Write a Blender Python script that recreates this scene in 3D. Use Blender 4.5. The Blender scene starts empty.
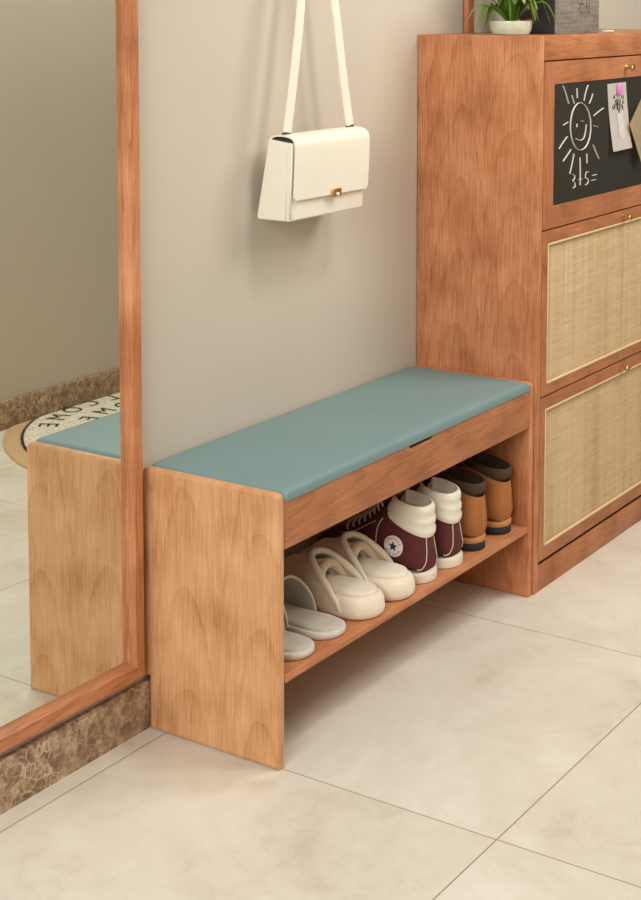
import bpy, bmesh, math, random
from mathutils import Vector, Matrix
from mathutils.bvhtree import BVHTree
random.seed(7)
S = bpy.context.scene
COL = S.collection
PI = math.pi

# ------------------------------------------------------------------ camera
cam_d = bpy.data.cameras.new('camera')
cam = bpy.data.objects.new('camera', cam_d)
COL.objects.link(cam)
cam.location = (-2.11167, -1.79001, 1.30008)
cam.rotation_euler = (PI/2 - 0.087891, 0, -0.97923)
cam_d.sensor_fit = 'VERTICAL'
cam_d.sensor_height = 24.0
cam_d.lens = 1572.144/900*24.0
cam_d.shift_x = 0.0006
cam_d.shift_y = (142.13-450)/900
cam_d.clip_start = 0.05
S.camera = cam

# ------------------------------------------------------------------ light and exposure
W = bpy.data.worlds.new('world')
S.world = W
W.use_nodes = True
W.node_tree.nodes['Background'].inputs[0].default_value = (0.97, 0.98, 1.0, 1)
W.node_tree.nodes['Background'].inputs[1].default_value = 0.32

def area(name, loc, target, size, power, col, size_y=None):
    d = bpy.data.lights.new(name, 'AREA')
    d.energy = power
    d.color = col
    d.size = size
    if size_y:
        d.shape = 'RECTANGLE'
        d.size_y = size_y
    o = bpy.data.objects.new(name, d)
    COL.objects.link(o)
    o.location = loc
    o.rotation_euler = (Vector(target)-Vector(loc)).to_track_quat('-Z', 'Y').to_euler()
    return o
area('ceiling_lamp_light', (0.42, -1.12, 2.65), (0.42, -1.0, 0), 0.32, 15, (1.0, 0.985, 0.93))
area('window_light', (-3.4, -1.25, 2.1), (0.3, -0.3, 0.4), 1.6, 88, (1.0, 0.99, 0.96), 1.3)
area('front_fill_light', (1.6, -1.40, 2.2), (0.9, 0.0, 0.6), 0.9, 27, (1.0, 0.98, 0.94))  # unseen fill lamp, added to brighten the cabinet fronts and right-hand wall

S.view_settings.view_transform = 'Standard'
S.view_settings.look = 'None'
S.view_settings.gamma = 1.0
S.view_settings.use_curve_mapping = False
S.view_settings.exposure = 0.05

# ------------------------------------------------------------------ materials
def lin(r, g, b):
    f = lambda c: (c/255/12.92) if c/255 <= 0.04045 else ((c/255+0.055)/1.055)**2.4
    return (f(r), f(g), f(b), 1)

class NT:
    def __init__(self, name):
        self.m = bpy.data.materials.new(name)
        self.m.use_nodes = True
        self.t = self.m.node_tree
        self.b = self.t.nodes['Principled BSDF']
    def n(self, typ, **kw):
        nd = self.t.nodes.new(typ)
        for k, v in kw.items():
            if k.startswith('i_'):
                key = k[2:]
                nd.inputs[int(key) if key.isdigit() else key.replace('_', ' ')].default_value = v
            else:
                setattr(nd, k, v)
        return nd
    def l(self, a, b):
        self.t.links.new(a, b)
    def math(self, op, a, b=None, c=None):
        nd = self.n('ShaderNodeMath', operation=op)
        for i, x in enumerate((a, b, c)):
            if x is None: continue
            if hasattr(x, 'links'): self.l(x, nd.inputs[i])
            else: nd.inputs[i].default_value = x
        return nd.outputs[0]
    def coords(self, scale=(1, 1, 1), rnd=True):
        tc = self.n('ShaderNodeTexCoord')
        v = tc.outputs['Object']
        if rnd:
            oi = self.n('ShaderNodeObjectInfo')
            r = self.math('MULTIPLY', oi.outputs['Random'], 7.0)
            ad = self.n('ShaderNodeVectorMath', operation='ADD')
            self.l(v, ad.inputs[0]); self.l(r, ad.inputs[1])
            v = ad.outputs[0]
        mp = self.n('ShaderNodeMapping')
        mp.inputs['Scale'].default_value = scale
        self.l(v, mp.inputs[0])
        return mp.outputs[0]
    def noise(self, vec, scale, detail=3, rough=0.5, dist=0.0):
        nd = self.n('ShaderNodeTexNoise')
        self.l(vec, nd.inputs['Vector'])
        nd.inputs['Scale'].default_value = scale
        nd.inputs['Detail'].default_value = detail
        nd.inputs['Roughness'].default_value = rough
        nd.inputs['Distortion'].default_value = dist
        return nd.outputs['Fac']
    def ramp(self, fac, stops):
        r = self.n('ShaderNodeValToRGB')
        e = r.color_ramp.elements
        while len(e) < len(stops): e.new(0.5)
        for el, (p, c) in zip(e, stops):
            el.position = p; el.color = c
        self.l(fac, r.inputs[0])
        return r.outputs[0]
    def mix(self, fac, a, b, blend='MIX'):
        nd = self.n('ShaderNodeMix', data_type='RGBA', blend_type=blend)
        for i, x in ((0, fac), (6, a), (7, b)):
            if hasattr(x, 'links'): self.l(x, nd.inputs[i])
            else: nd.inputs[i].default_value = x
        return nd.outputs[2]
    def base(self, c):
        if hasattr(c, 'links'): self.l(c, self.b.inputs['Base Color'])
        else: self.b.inputs['Base Color'].default_value = c
    def bump(self, h, strength=0.2, dist=0.002):
        bp = self.n('ShaderNodeBump')
        bp.inputs['Strength'].default_value = strength
        bp.inputs['Distance'].default_value = dist
        self.l(h, bp.inputs['Height'])
        self.l(bp.outputs[0], self.b.inputs['Normal'])
    def set(self, rough=0.5, metal=0.0, spec=0.5, sheen=0):
        self.b.inputs['Roughness'].default_value = rough
        self.b.inputs['Metallic'].default_value = metal
        self.b.inputs['Specular IOR Level'].default_value = spec
        self.b.inputs['Sheen Weight'].default_value = sheen
        return self.m

def plain(name, rgb, rough=0.6, metal=0.0, var=0.10, scale=30, bump=0.0, bscale=200, spec=0.5, sheen=0):
    t = NT(name)
    v = t.coords()
    c = lin(*rgb)
    d = tuple(x*(1-var) for x in c[:3])+(1,)
    t.base(t.ramp(t.noise(v, scale, 3), [(0.3, d), (0.7, c)]))
    if bump: t.bump(t.noise(v, bscale, 4), bump)
    return t.set(rough, metal, spec, sheen)

def wood(name, axis, dark, mid, light, rough=0.42, boff=0.0):
    t = NT(name)
    k = 0.10
    sc = {'X': (k, 1, 1), 'Y': (1, k, 1), 'Z': (1, 1, k)}[axis]
    v = t.coords(sc)
    # growth rings of glued boards, cut nearly along the trunk: nested arches
    cd = t.coords((1, 1, 1))
    sp = t.n('ShaderNodeSeparateXYZ'); t.l(cd, sp.inputs[0])
    X, Y, Z = sp.outputs
    al, ac = {'X': (X, t.math('ADD', Y, Z)), 'Y': (Y, t.math('ADD', X, Z)), 'Z': (Z, t.math('ADD', X, Y))}[axis]
    BW = 0.150
    q = t.math('DIVIDE', t.math('ADD', ac, 60*BW+boff), BW)
    bi = t.math('FLOOR', q)
    wn = t.n('ShaderNodeTexWhiteNoise', noise_dimensions='1D'); t.l(bi, wn.inputs['W'])
    uu = t.math('MULTIPLY', t.math('SUBTRACT', t.math('FRACT', q), t.math('MULTIPLY_ADD', wn.outputs['Value'], 0.3, 0.35)), BW)
    wob = t.math('SUBTRACT', t.noise(t.coords((0.10, 1, 1) if axis == 'X' else (1, 0.10, 1) if axis == 'Y' else (1, 1, 0.10)), 8, 2), 0.5)
    dd = t.math('MULTIPLY', t.math('ADD', t.math('ADD', t.math('MULTIPLY', al, 0.8), t.math('MULTIPLY', wn.outputs['Value'], 0.7)), -0.55), 0.060)
    uw = t.math('MULTIPLY_ADD', wob, 0.060, uu)
    rr = t.math('SQRT', t.math('ADD', t.math('MULTIPLY', uw, uw), t.math('MULTIPLY', dd, dd)))
    rr = t.math('MULTIPLY_ADD', wob, 0.006, rr)
    fig = t.math('POWER', t.math('FRACT', t.math('DIVIDE', rr, 0.0080)), 5.0)
    kf = 0.045
    sf = {'X': (kf, 1, 1), 'Y': (1, kf, 1), 'Z': (1, 1, kf)}[axis]
    vf = t.coords(sf)
    fib = t.noise(vf, 360, 4, 0.65)
    band = t.noise(v, 34, 4, 0.55)
    blot = t.noise(t.coords((1, 1, 1)), 9, 3, 0.5)
    f = t.math('MULTIPLY', fig, t.math('MULTIPLY', band, -0.12))
    f = t.math('MULTIPLY_ADD', fib, 0.46, f)
    f = t.math('MULTIPLY_ADD', band, 0.16, f)
    f = t.math('MULTIPLY_ADD', blot, 0.38, f)
    c = t.ramp(f, [(0.30, lin(*dark)), (0.47, lin(*mid)), (0.64, lin(*light))])
    t.base(c)
    t.bump(fib, 0.06, 0.001)
    return t.set(rough, 0, 0.4)

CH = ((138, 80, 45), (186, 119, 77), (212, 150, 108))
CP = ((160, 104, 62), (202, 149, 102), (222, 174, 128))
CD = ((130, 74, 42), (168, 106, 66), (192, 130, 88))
M = {}
for ax in 'XYZ':
    M['cherry'+ax] = wood('cherry wood '+ax, ax, *CH)
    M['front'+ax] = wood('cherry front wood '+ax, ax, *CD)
M['panelZ'] = wood('light cherry panel', 'Z', *CP, boff=0.0)
M['edge'] = wood('rounded frame wood', 'Z', (150, 84, 46), (188, 116, 70), (208, 142, 96), 0.35)

# painted wall
def wall_mat():
    t = NT('beige wall paint')
    v = t.coords(rnd=False)
    t.base(t.ramp(t.noise(v, 2.0, 2), [(0.3, lin(197, 186, 170)), (0.7, lin(202, 191, 175))]))
    t.bump(t.noise(v, 400, 3), 0.03)
    return t.set(0.75, 0, 0.25)
M['wall'] = wall_mat()
M['white'] = plain('ceiling white', (235, 230, 220), 0.8)

# floor tiles: cream marble with thin joints
def floor_mat():
    t = NT('cream marble tile')
    tc = t.n('ShaderNodeTexCoord')
    sx = t.n('ShaderNodeSeparateXYZ')
    t.l(tc.outputs['Object'], sx.inputs[0])
    TX, TY = 0.7747, 0.6589
    u = t.math('DIVIDE', t.math('ADD', sx.outputs[0], 0.008+TX*20), TX)
    w = t.math('DIVIDE', t.math('ADD', sx.outputs[1], 0.0501+TY*20), TY)
    def edge(q, size):
        f = t.math('FRACT', q)
        d = t.math('MINIMUM', f, t.math('SUBTRACT', 1.0, f))
        return t.math('LESS_THAN', t.math('MULTIPLY', d, size), 0.0011)
    joint = t.math('MAXIMUM', edge(u, TX), edge(w, TY))
    wn = t.n('ShaderNodeTexWhiteNoise')
    cb = t.n('ShaderNodeCombineXYZ')
    t.l(t.math('FLOOR', u), cb.inputs[0]); t.l(t.math('FLOOR', w), cb.inputs[1])
    t.l(cb.outputs[0], wn.inputs['Vector'])
    off = t.n('ShaderNodeVectorMath', operation='MULTIPLY_ADD')
    t.l(wn.outputs['Color'], off.inputs[0]); off.inputs[1].default_value = (9, 9, 9)
    t.l(tc.outputs['Object'], off.inputs[2])
    v = off.outputs[0]
    n = t.noise(v, 3.2, 6, 0.62, 0.8)
    n2 = t.noise(v, 14, 5, 0.6, 1.2)
    f = t.math('MULTIPLY_ADD', n2, 0.35, t.math('MULTIPLY', n, 0.65))
    c = t.ramp(f, [(0.30, lin(199, 186, 164)), (0.46, lin(217, 208, 191)), (0.56, lin(223, 215, 199)), (0.72, lin(233, 227, 214))])
    c = t.mix(joint, c, lin(150, 132, 108))
    t.base(c)
    return t.set(0.34, 0, 0.35)
M['floor'] = floor_mat()

def marble_mat():
    t = NT('brown veined marble')
    v = t.coords(rnd=False)
    wob = t.n('ShaderNodeTexNoise')
    t.l(v, wob.inputs['Vector']); wob.inputs['Scale'].default_value = 14
    ad = t.n('ShaderNodeVectorMath', operation='MULTIPLY_ADD')
    t.l(wob.outputs['Color'], ad.inputs[0]); ad.inputs[1].default_value = (0.10, 0.10, 0.10); t.l(v, ad.inputs[2])
    vo = t.n('ShaderNodeTexVoronoi', feature='DISTANCE_TO_EDGE')
    t.l(ad.outputs[0], vo.inputs['Vector']); vo.inputs['Scale'].default_value = 42
    vein = t.ramp(vo.outputs[0], [(0.0, (1, 1, 1, 1)), (0.07, (0, 0, 0, 1))])
    patch = t.ramp(t.noise(v, 9, 3), [(0.38, (0, 0, 0, 1)), (0.60, (1, 1, 1, 1))])
    vm = t.mix(1.0, vein, patch, 'MULTIPLY')
    body = t.ramp(t.noise(v, 48, 6, 0.75, 0.4), [(0.3, lin(96, 70, 50)), (0.48, lin(146, 117, 90)), (0.66, lin(200, 174, 142))])
    c = t.mix(vm, body, lin(214, 192, 162))
    t.base(c)
    return t.set(0.3, 0, 0.4)
M['marble'] = marble_mat()

def mirror_mat():
    t = NT('mirror silver')
    t.base((0.80, 0.83, 0.78, 1))
    return t.set(0.012, 1.0)
M['mirror'] = mirror_mat()

def rattan_mat():
    t = NT('woven rattan')
    v = t.coords(rnd=False)
    sx = t.n('ShaderNodeSeparateXYZ'); t.l(v, sx.inputs[0])
    hz = t.math('MULTIPLY_ADD', t.math('SINE', t.math('MULTIPLY', sx.outputs[2], 1250)), 0.5, 0.5)
    vz = t.math('MULTIPLY_ADD', t.math('SINE', t.math('MULTIPLY', sx.outputs[0], 1250)), 0.5, 0.5)
    st = t.noise(t.coords((1, 1, 0.03), False), 42, 4, 0.6)
    sh = t.noise(t.coords((0.06, 1, 1), False), 190, 4, 0.7)
    f = t.math('MULTIPLY', st, 0.50)
    f = t.math('MULTIPLY_ADD', sh, 0.45, f)
    f = t.math('MULTIPLY_ADD', hz, 0.05, f)
    f = t.math('MULTIPLY_ADD', vz, 0.04, f)
    t.base(t.ramp(f, [(0.30, lin(172, 138, 96)), (0.50, lin(201, 173, 134)), (0.70, lin(218, 195, 160))]))
    t.bump(t.math('MULTIPLY', hz, vz), 0.25, 0.001)
    return t.set(0.7, 0, 0.3)
M['rattan'] = rattan_mat()
M['cane_trim'] = plain('cane trim', (222, 198, 150), 0.55)
M['teal'] = plain('teal leather', (118, 144, 144), 0.46, var=0.05, scale=8, bump=0.03, bscale=700, spec=0.35)
M['board'] = plain('chalkboard black', (50, 47, 40), 0.7, var=0.15, scale=6, spec=0.2)
M['chalk'] = plain('white chalk', (232, 228, 214), 0.9, var=0.2, scale=600)
M['brass'] = plain('brass', (214, 176, 108), 0.28, 1.0, var=0.05)
M['dark_metal'] = plain('dark metal', (70, 62, 58), 0.35, 0.9)
M['paper'] = plain('white paper', (244, 238, 230), 0.85, var=0.03)
M['kraft'] = plain('kraft paper', (206, 184, 146), 0.85, var=0.08, scale=60)
M['pencil'] = plain('pencil grey', (92, 88, 86), 0.9)
M['wash'] = plain('grey pencil wash', (204, 198, 192), 0.9)
M['pink'] = plain('pink plastic', (226, 120, 196), 0.35, var=0.03)
M['bag'] = plain('ivory leather', (240, 233, 216), 0.42, var=0.03, bump=0.05, bscale=500, spec=0.4)
M['bag_dark'] = plain('flap gap shade', (40, 48, 46), 0.8)
M['shadow_dark'] = plain('notch shade brown', (70, 46, 32), 0.8)  # shade behind the finger notch, put into the seat lid colour
M['slip_grey'] = plain('grey slipper fabric', (196, 187, 170), 0.9, var=0.08, scale=80, bump=0.15, bscale=600, sheen=0.2)
M['slip_rim'] = plain('pale slipper edge', (214, 206, 190), 0.85, var=0.06, scale=80)
M['plush'] = plain('cream plush', (238, 224, 200), 0.95, var=0.10, scale=45, bump=0.6, bscale=260, sheen=0.4)
M['plush_top'] = plain('tan plush shell', (220, 198, 166), 0.95, var=0.14, scale=45, bump=0.5, bscale=260, sheen=0.4)
M['maroon'] = plain('maroon canvas', (92, 34, 36), 0.85, var=0.15, scale=60, bump=0.2, bscale=900)
M['maroon_dark'] = plain('dark maroon lining', (70, 30, 30), 0.9, var=0.2, scale=60)
M['rubber'] = plain('ivory rubber', (226, 216, 192), 0.6, var=0.05)
M['ivory_pad'] = plain('ivory padded leather', (236, 229, 210), 0.6, var=0.05, bump=0.05, bscale=300)
M['lace'] = plain('cream lace', (218, 204, 180), 0.9, var=0.15, scale=300)
M['tan'] = plain('tan suede', (174, 108, 56), 0.85, var=0.18, scale=40, bump=0.2, bscale=500)
M['tan_light'] = plain('light tan welt', (192, 134, 80), 0.8)
M['boot_collar'] = plain('dark brown padding', (70, 50, 35), 0.85, var=0.15)
M['boot_sole'] = plain('charcoal rubber', (44, 44, 46), 0.8)
M['boot_lining'] = plain('oxblood lining', (124, 52, 42), 0.85, var=0.15)
M['patch_white'] = plain('patch white', (244, 240, 234), 0.6, var=0.03)
M['red'] = plain('patch red', (206, 84, 92), 0.6, var=0.03)
M['navy'] = plain('patch navy', (30, 36, 62), 0.6, var=0.03)
M['pot'] = plain('celadon glaze', (204, 210, 184), 0.3, var=0.06, scale=60)
M['soil'] = plain('dark soil', (70, 52, 38), 0.95, var=0.4, scale=300)
def leaf_mat():
    t = NT('fern leaf green')
    oi = t.n('ShaderNodeObjectInfo')
    v = t.coords()
    f = t.math('MULTIPLY_ADD', t.noise(v, 60, 3), 0.3, t.math('MULTIPLY', oi.outputs['Random'], 0.7))
    t.base(t.ramp(f, [(0.1, lin(84, 122, 40)), (0.5, lin(138, 180, 66)), (0.9, lin(186, 214, 110))]))
    return t.set(0.4, 0, 0.5)
M['leaf'] = leaf_mat()
M['leaf_stem'] = plain('stem green', (120, 140, 70), 0.5)
M['petal'] = plain('dusty pink petal', (190, 150, 138), 0.7)
M['pebble'] = plain('terracotta pebble', (170, 86, 50), 0.8)
M['box_dark'] = plain('charcoal cloth', (48, 46, 48), 0.85)
def linen_mat():
    t = NT('grey linen')
    v = t.coords(rnd=False)
    a = t.noise(t.coords((1, 1, 0.05), False), 400, 3, 0.6)
    b = t.noise(t.coords((0.05, 1, 1), False), 300, 3, 0.6)
    f = t.math('MULTIPLY_ADD', b, 0.65, t.math('MULTIPLY', a, 0.35))
    t.base(t.ramp(f, [(0.35, lin(104, 98, 92)), (0.65, lin(150, 142, 132))]))
    return t.set(0.9, 0, 0.2)
M['linen'] = linen_mat()
M['bronze'] = plain('bronze print', (104, 92, 76), 0.5)
M['mat_cream'] = plain('cream print paper', (220, 210, 188), 0.8, var=0.04)
M['rug_tan'] = plain('tan rug pile', (206, 170, 128), 0.95, var=0.12, scale=60, bump=0.4, bscale=500)
def rug_mat():
    t = NT('cream speckled rug pile')
    v = t.coords(rnd=False)
    t.base(t.ramp(t.noise(v, 170, 2), [(0.40, lin(196, 184, 160)), (0.55, lin(236, 228, 208))]))
    t.bump(t.noise(v, 500, 3), 0.4)
    return t.set(0.95)
M['rug_cream'] = rug_mat()
M['rug_black'] = plain('black rug pile', (46, 44, 42), 0.95)
M['rug_grey'] = plain('grey green rug pile', (108, 112, 98), 0.95)

# ------------------------------------------------------------------ mesh helpers
def obj(name, bm, mat, parent=None, smooth=35, loc=None):
    me = bpy.data.meshes.new(name)
    bmesh.ops.recalc_face_normals(bm, faces=bm.faces)
    bm.to_mesh(me); bm.free()
    o = bpy.data.objects.new(name, me)
    COL.objects.link(o)
    if mat: me.materials.append(mat)
    if smooth:
        me.polygons.foreach_set('use_smooth', [True]*len(me.polygons))
        me.set_sharp_from_angle(angle=math.radians(smooth))
        for p in me.polygons:
            if len(p.vertices) > 4: p.use_smooth = False
    if parent: o.parent = parent
    if loc: o.location = loc
    return o

def thing(name, label, cat, loc=(0, 0, 0), rotz=0, group=None):
    o = bpy.data.objects.new(name, None)
    COL.objects.link(o)
    o.empty_display_size = 0.05
    o.location = loc; o.rotation_euler = (0, 0, rotz)
    return tag(o, label, cat, group)

def tag(o, label, cat, group=None):
    o['label'] = label; o['category'] = cat
    if group: o['group'] = group
    return o

def struct(name, bm, mat, label, cat, smooth=35):
    o = obj(name, bm, mat, smooth=smooth)
    o['kind'] = 'structure'
    o['label'] = label; o['category'] = cat
    return o

def box(x0, x1, y0, y1, z0, z1, bev=0.0, seg=2, bm=None):
    b = bmesh.new()
    r = bmesh.ops.create_cube(b, size=1.0)
    for v in b.verts:
        v.co = Vector((x0+(v.co.x+.5)*(x1-x0), y0+(v.co.y+.5)*(y1-y0), z0+(v.co.z+.5)*(z1-z0)))
    if bev:
        bmesh.ops.bevel(b, geom=b.edges[:], offset=bev, segments=seg, profile=0.5, affect='EDGES')
    return join(bm, b)

def join(bm, b):
    if bm is None: return b
    me = bpy.data.meshes.new('tmp'); b.to_mesh(me); b.free()
    bm.from_mesh(me); bpy.data.meshes.remove(me)
    return bm

def prism(poly, axis, a0, a1, bev=0.0, seg=3, bm=None):
    """extrude polygon along an axis; poly in the other two axes in order"""
    b = bmesh.new()
    def P(p, a):
        return {'X': (a, p[0], p[1]), 'Y': (p[0], a, p[1]), 'Z': (p[0], p[1], a)}[axis]
    v0 = [b.verts.new(P(p, a0)) for p in poly]
    v1 = [b.verts.new(P(p, a1)) for p in poly]
    n = len(poly)
    b.faces.new(v0); b.faces.new(v1[::-1])
    for i in range(n):
        b.faces.new((v0[i], v0[(i+1) % n], v1[(i+1) % n], v1[i]))
    bmesh.ops.recalc_face_normals(b, faces=b.faces)
    if bev:
        ed = [e for e in b.edges if len({round(v.co['XYZ'.index(axis)], 6) for v in e.verts}) == 1]
        bmesh.ops.bevel(b, geom=ed, offset=bev, segments=seg, profile=0.5, affect='EDGES')
    return join(bm, b)

def rounded(poly, radii, n=5):
    out = []
    L = len(poly)
    for i, p in enumerate(poly):
        r = radii[i]
        p = Vector(p)
        if r <= 0:
            out.append(tuple(p)); continue
        a = (Vector(poly[i-1])-p).normalized(); c = (Vector(poly[(i+1) % L])-p).normalized()
        h = r/math.tan(a.angle(c)/2)
        s, e = p+a*h, p+c*h
        for k in range(n+1):
            t = k/n
            out.append(tuple((1-t)**2*s+2*t*(1-t)*p+t*t*e))
    return out

def tube(pts, r, n=8, bm=None, closed=False, taper=None, flat=1.0):
    b = bm or bmesh.new()
    pts = [Vector(p) for p in pts]
    rings = []
    N = len(pts)
    up = Vector((0, 0, 1))
    prev = None
    for i, p in enumerate(pts):
        if closed: t = pts[(i+1) % N]-pts[i-1]
        else: t = pts[min(i+1, N-1)]-pts[max(i-1, 0)]
        t.normalize()
        if prev is None:
            a = t.cross(up)
            if a.length < 1e-3: a = t.cross(Vector((1, 0, 0)))
        else:
            a = prev-t*prev.dot(t)
        a.normalize(); prev = a
        c = t.cross(a)
        rr = r*(taper(i/(N-1)) if taper else 1)
        rings.append([b.verts.new(p+a*math.cos(2*PI*k/n)*rr+c*math.sin(2*PI*k/n)*rr*flat) for k in range(n)])
    M_ = N if closed else N-1
    for i in range(M_):
        A, B = rings[i], rings[(i+1) % N]
        for k in range(n):
            b.faces.new((A[k], A[(k+1) % n], B[(k+1) % n], B[k]))
    if not closed:
        b.faces.new(rings[0][::-1]); b.faces.new(rings[-1])
    return b

def spline(pts, n=6):
    P = [Vector(p) for p in pts]
    out = []
    for i in range(len(P)-1):
        p0, p1, p2, p3 = P[max(i-1, 0)], P[i], P[i+1], P[min(i+2, len(P)-1)]
        for k in range(n):
            t = k/n
            out.append(0.5*((2*p1)+(p2-p0)*t+(2*p0-5*p1+4*p2-p3)*t*t+(3*p1-p0-3*p2+p3)*t**3))
    out.append(P[-1])
    return out

def interp(tab, x):
    if x <= tab[0][0]: return tab[0][1]
    for (a, va), (b, vb) in zip(tab, tab[1:]):
        if x <= b:
            t = (x-a)/(b-a); t = t*t*(3-2*t)
            return va+(vb-va)*t
    return tab[-1][1]

def grid(rows, closed_u=False, caps=(False, False), bm=None):
    """rows: list of lists of points"""
    b = bm or bmesh.new()
    V = [[b.verts.new(p) for p in r] for r in rows]
    n = len(rows[0])
    for i in range(len(V)-1):
        for k in range(n if closed_u else n-1):
            b.faces.new((V[i][k], V[i][(k+1) % n], V[i+1][(k+1) % n], V[i+1][k]))
    if caps[0]: b.faces.new(V[0][::-1])
    if caps[1]: b.faces.new(V[-1])
    return b

def lathe(prof, cx=0, cy=0, n=32, bm=None):
    rows = [[(cx+r*math.cos(2*PI*k/n), cy+r*math.sin(2*PI*k/n), z) for k in range(n)] for r, z in prof]
    return grid(rows, True, (prof[0][0] > 1e-5, prof[-1][0] > 1e-5), bm)

def text_bm(s, size, depth):
    cu = bpy.data.curves.new('t', 'FONT')
    cu.body = s; cu.size = size; cu.extrude = depth; cu.align_x = 'CENTER'; cu.resolution_u = 3
    to = bpy.data.objects.new('t', cu)
    COL.objects.link(to)
    dg = bpy.context.evaluated_depsgraph_get(); dg.update()
    me = bpy.data.meshes.new_from_object(to.evaluated_get(dg))
    b = bmesh.new(); b.from_mesh(me)
    bpy.data.objects.remove(to); bpy.data.meshes.remove(me); bpy.data.curves.remove(cu)
    return b

# ------------------------------------------------------------------ the setting
WF = -1.668                     # room side of the opposite wall
struct('floor', box(-3.6, 4.6, -4.2, 0.12, -0.06, 0.0), M['floor'], 'cream marble tiled floor', 'floor', 0)
struct('wall_back', box(-3.6, 4.6, 0.0, 0.12, 0.0, 2.75), M['wall'], 'beige painted wall behind the bench and bag', 'wall', 0)
struct('wall_front', box(-0.5, 4.6, WF-0.12, WF, 0.0, 2.75), M['wall'], 'beige wall seen only in the mirror', 'wall', 0)
struct('baseboard_back', prism([(0, 0), (-0.012, 0), (-0.012, 0.085), (-0.009, 0.088), (0, 0.088)], 'X', -3.6, 0.9402), M['marble'],
       'brown veined marble skirting under the mirror', 'skirting', 0)
struct('baseboard_right', prism([(0, 0), (-0.012, 0), (-0.012, 0.085), (-0.009, 0.088), (0, 0.088)], 'X', 1.8763, 4.6), M['marble'],
       'brown veined marble skirting right of the cabinet', 'skirting', 0)
struct('baseboard_front', prism([(WF, 0), (WF+0.010, 0), (WF+0.010, 0.086), (WF+0.008, 0.089), (WF, 0.089)], 'X', -0.5, 4.6), M['marble'],
       'brown marble skirting seen in the mirror', 'skirting', 0)

# ------------------------------------------------------------------ mirror
mr = thing('wall_mirror', 'large mirror in a cherry wood frame on the wall left of the bench', 'mirror', (-0.5, 0, 0.108))
MX0, MX1, MZ0, MZ1 = -0.45, 0.460, 0.0, 1.90          # local outer size
FW, FD = 0.0275, 0.025
def frame_piece(kind):
    # profile: u = distance from the outer edge inward, v = depth out of the wall
    prof = [(0, 0.001), (0, FD-0.003), (0.003, FD), (FW-0.003, FD), (FW, FD-0.003), (FW+0.002, 0.0085), (FW+0.002, 0.001)]
    rows = []
    for u, v in prof:
        if kind == 'right': rows.append([(MX1-u, -v, MZ0+u), (MX1-u, -v, MZ1-u)])
        if kind == 'left': rows.append([(MX0+u, -v, MZ0+u), (MX0+u, -v, MZ1-u)])
        if kind == 'bottom': rows.append([(MX0+u, -v, MZ0+u), (MX1-u, -v, MZ0+u)])
        if kind == 'top': rows.append([(MX0+u, -v, MZ1-u), (MX1-u, -v, MZ1-u)])
    rows.append(rows[0])
    return grid(rows)
obj('frame_stile', frame_piece('right'), M['cherryZ'], mr, 20)
obj('frame_stile', frame_piece('left'), M['cherryZ'], mr, 20)
obj('frame_rail', frame_piece('bottom'), M['cherryX'], mr, 20)
obj('frame_rail', frame_piece('top'), M['cherryX'], mr, 20)
g = obj('mirror_glass', box(MX0+0.018, MX1-0.018, -0.009, -0.003, MZ0+0.018, MZ1-0.018), M['mirror'], mr, 0)
g['label'] = 'silvered mirror glass'

# ------------------------------------------------------------------ bench
BD, BH, BL = 0.3005, 0.480, 0.9427
bench = thing('shoe_bench', 'cherry wood shoe bench with teal padded seat along the wall', 'bench', (0, 0, 0))
def side_poly(y_front):
    return rounded([(-0.0145, 0.0005), (y_front, 0.0005), (y_front, BH), (-0.0015, BH), (-0.0015, 0.097), (-0.0145, 0.097)],
                   [0, 0, 0.014, 0.014, 0, 0])
obj('side_panel', prism(side_poly(-BD), 'X', -0.0195, 0.0, 0.006, 3), M['panelZ'], bench, 40)
obj('side_panel', prism(side_poly(-BD), 'X', BL-0.018, BL, 0.003, 3), M['cherryZ'], bench, 40)
XI0, XI1 = 0.0002, BL-0.0182
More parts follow.
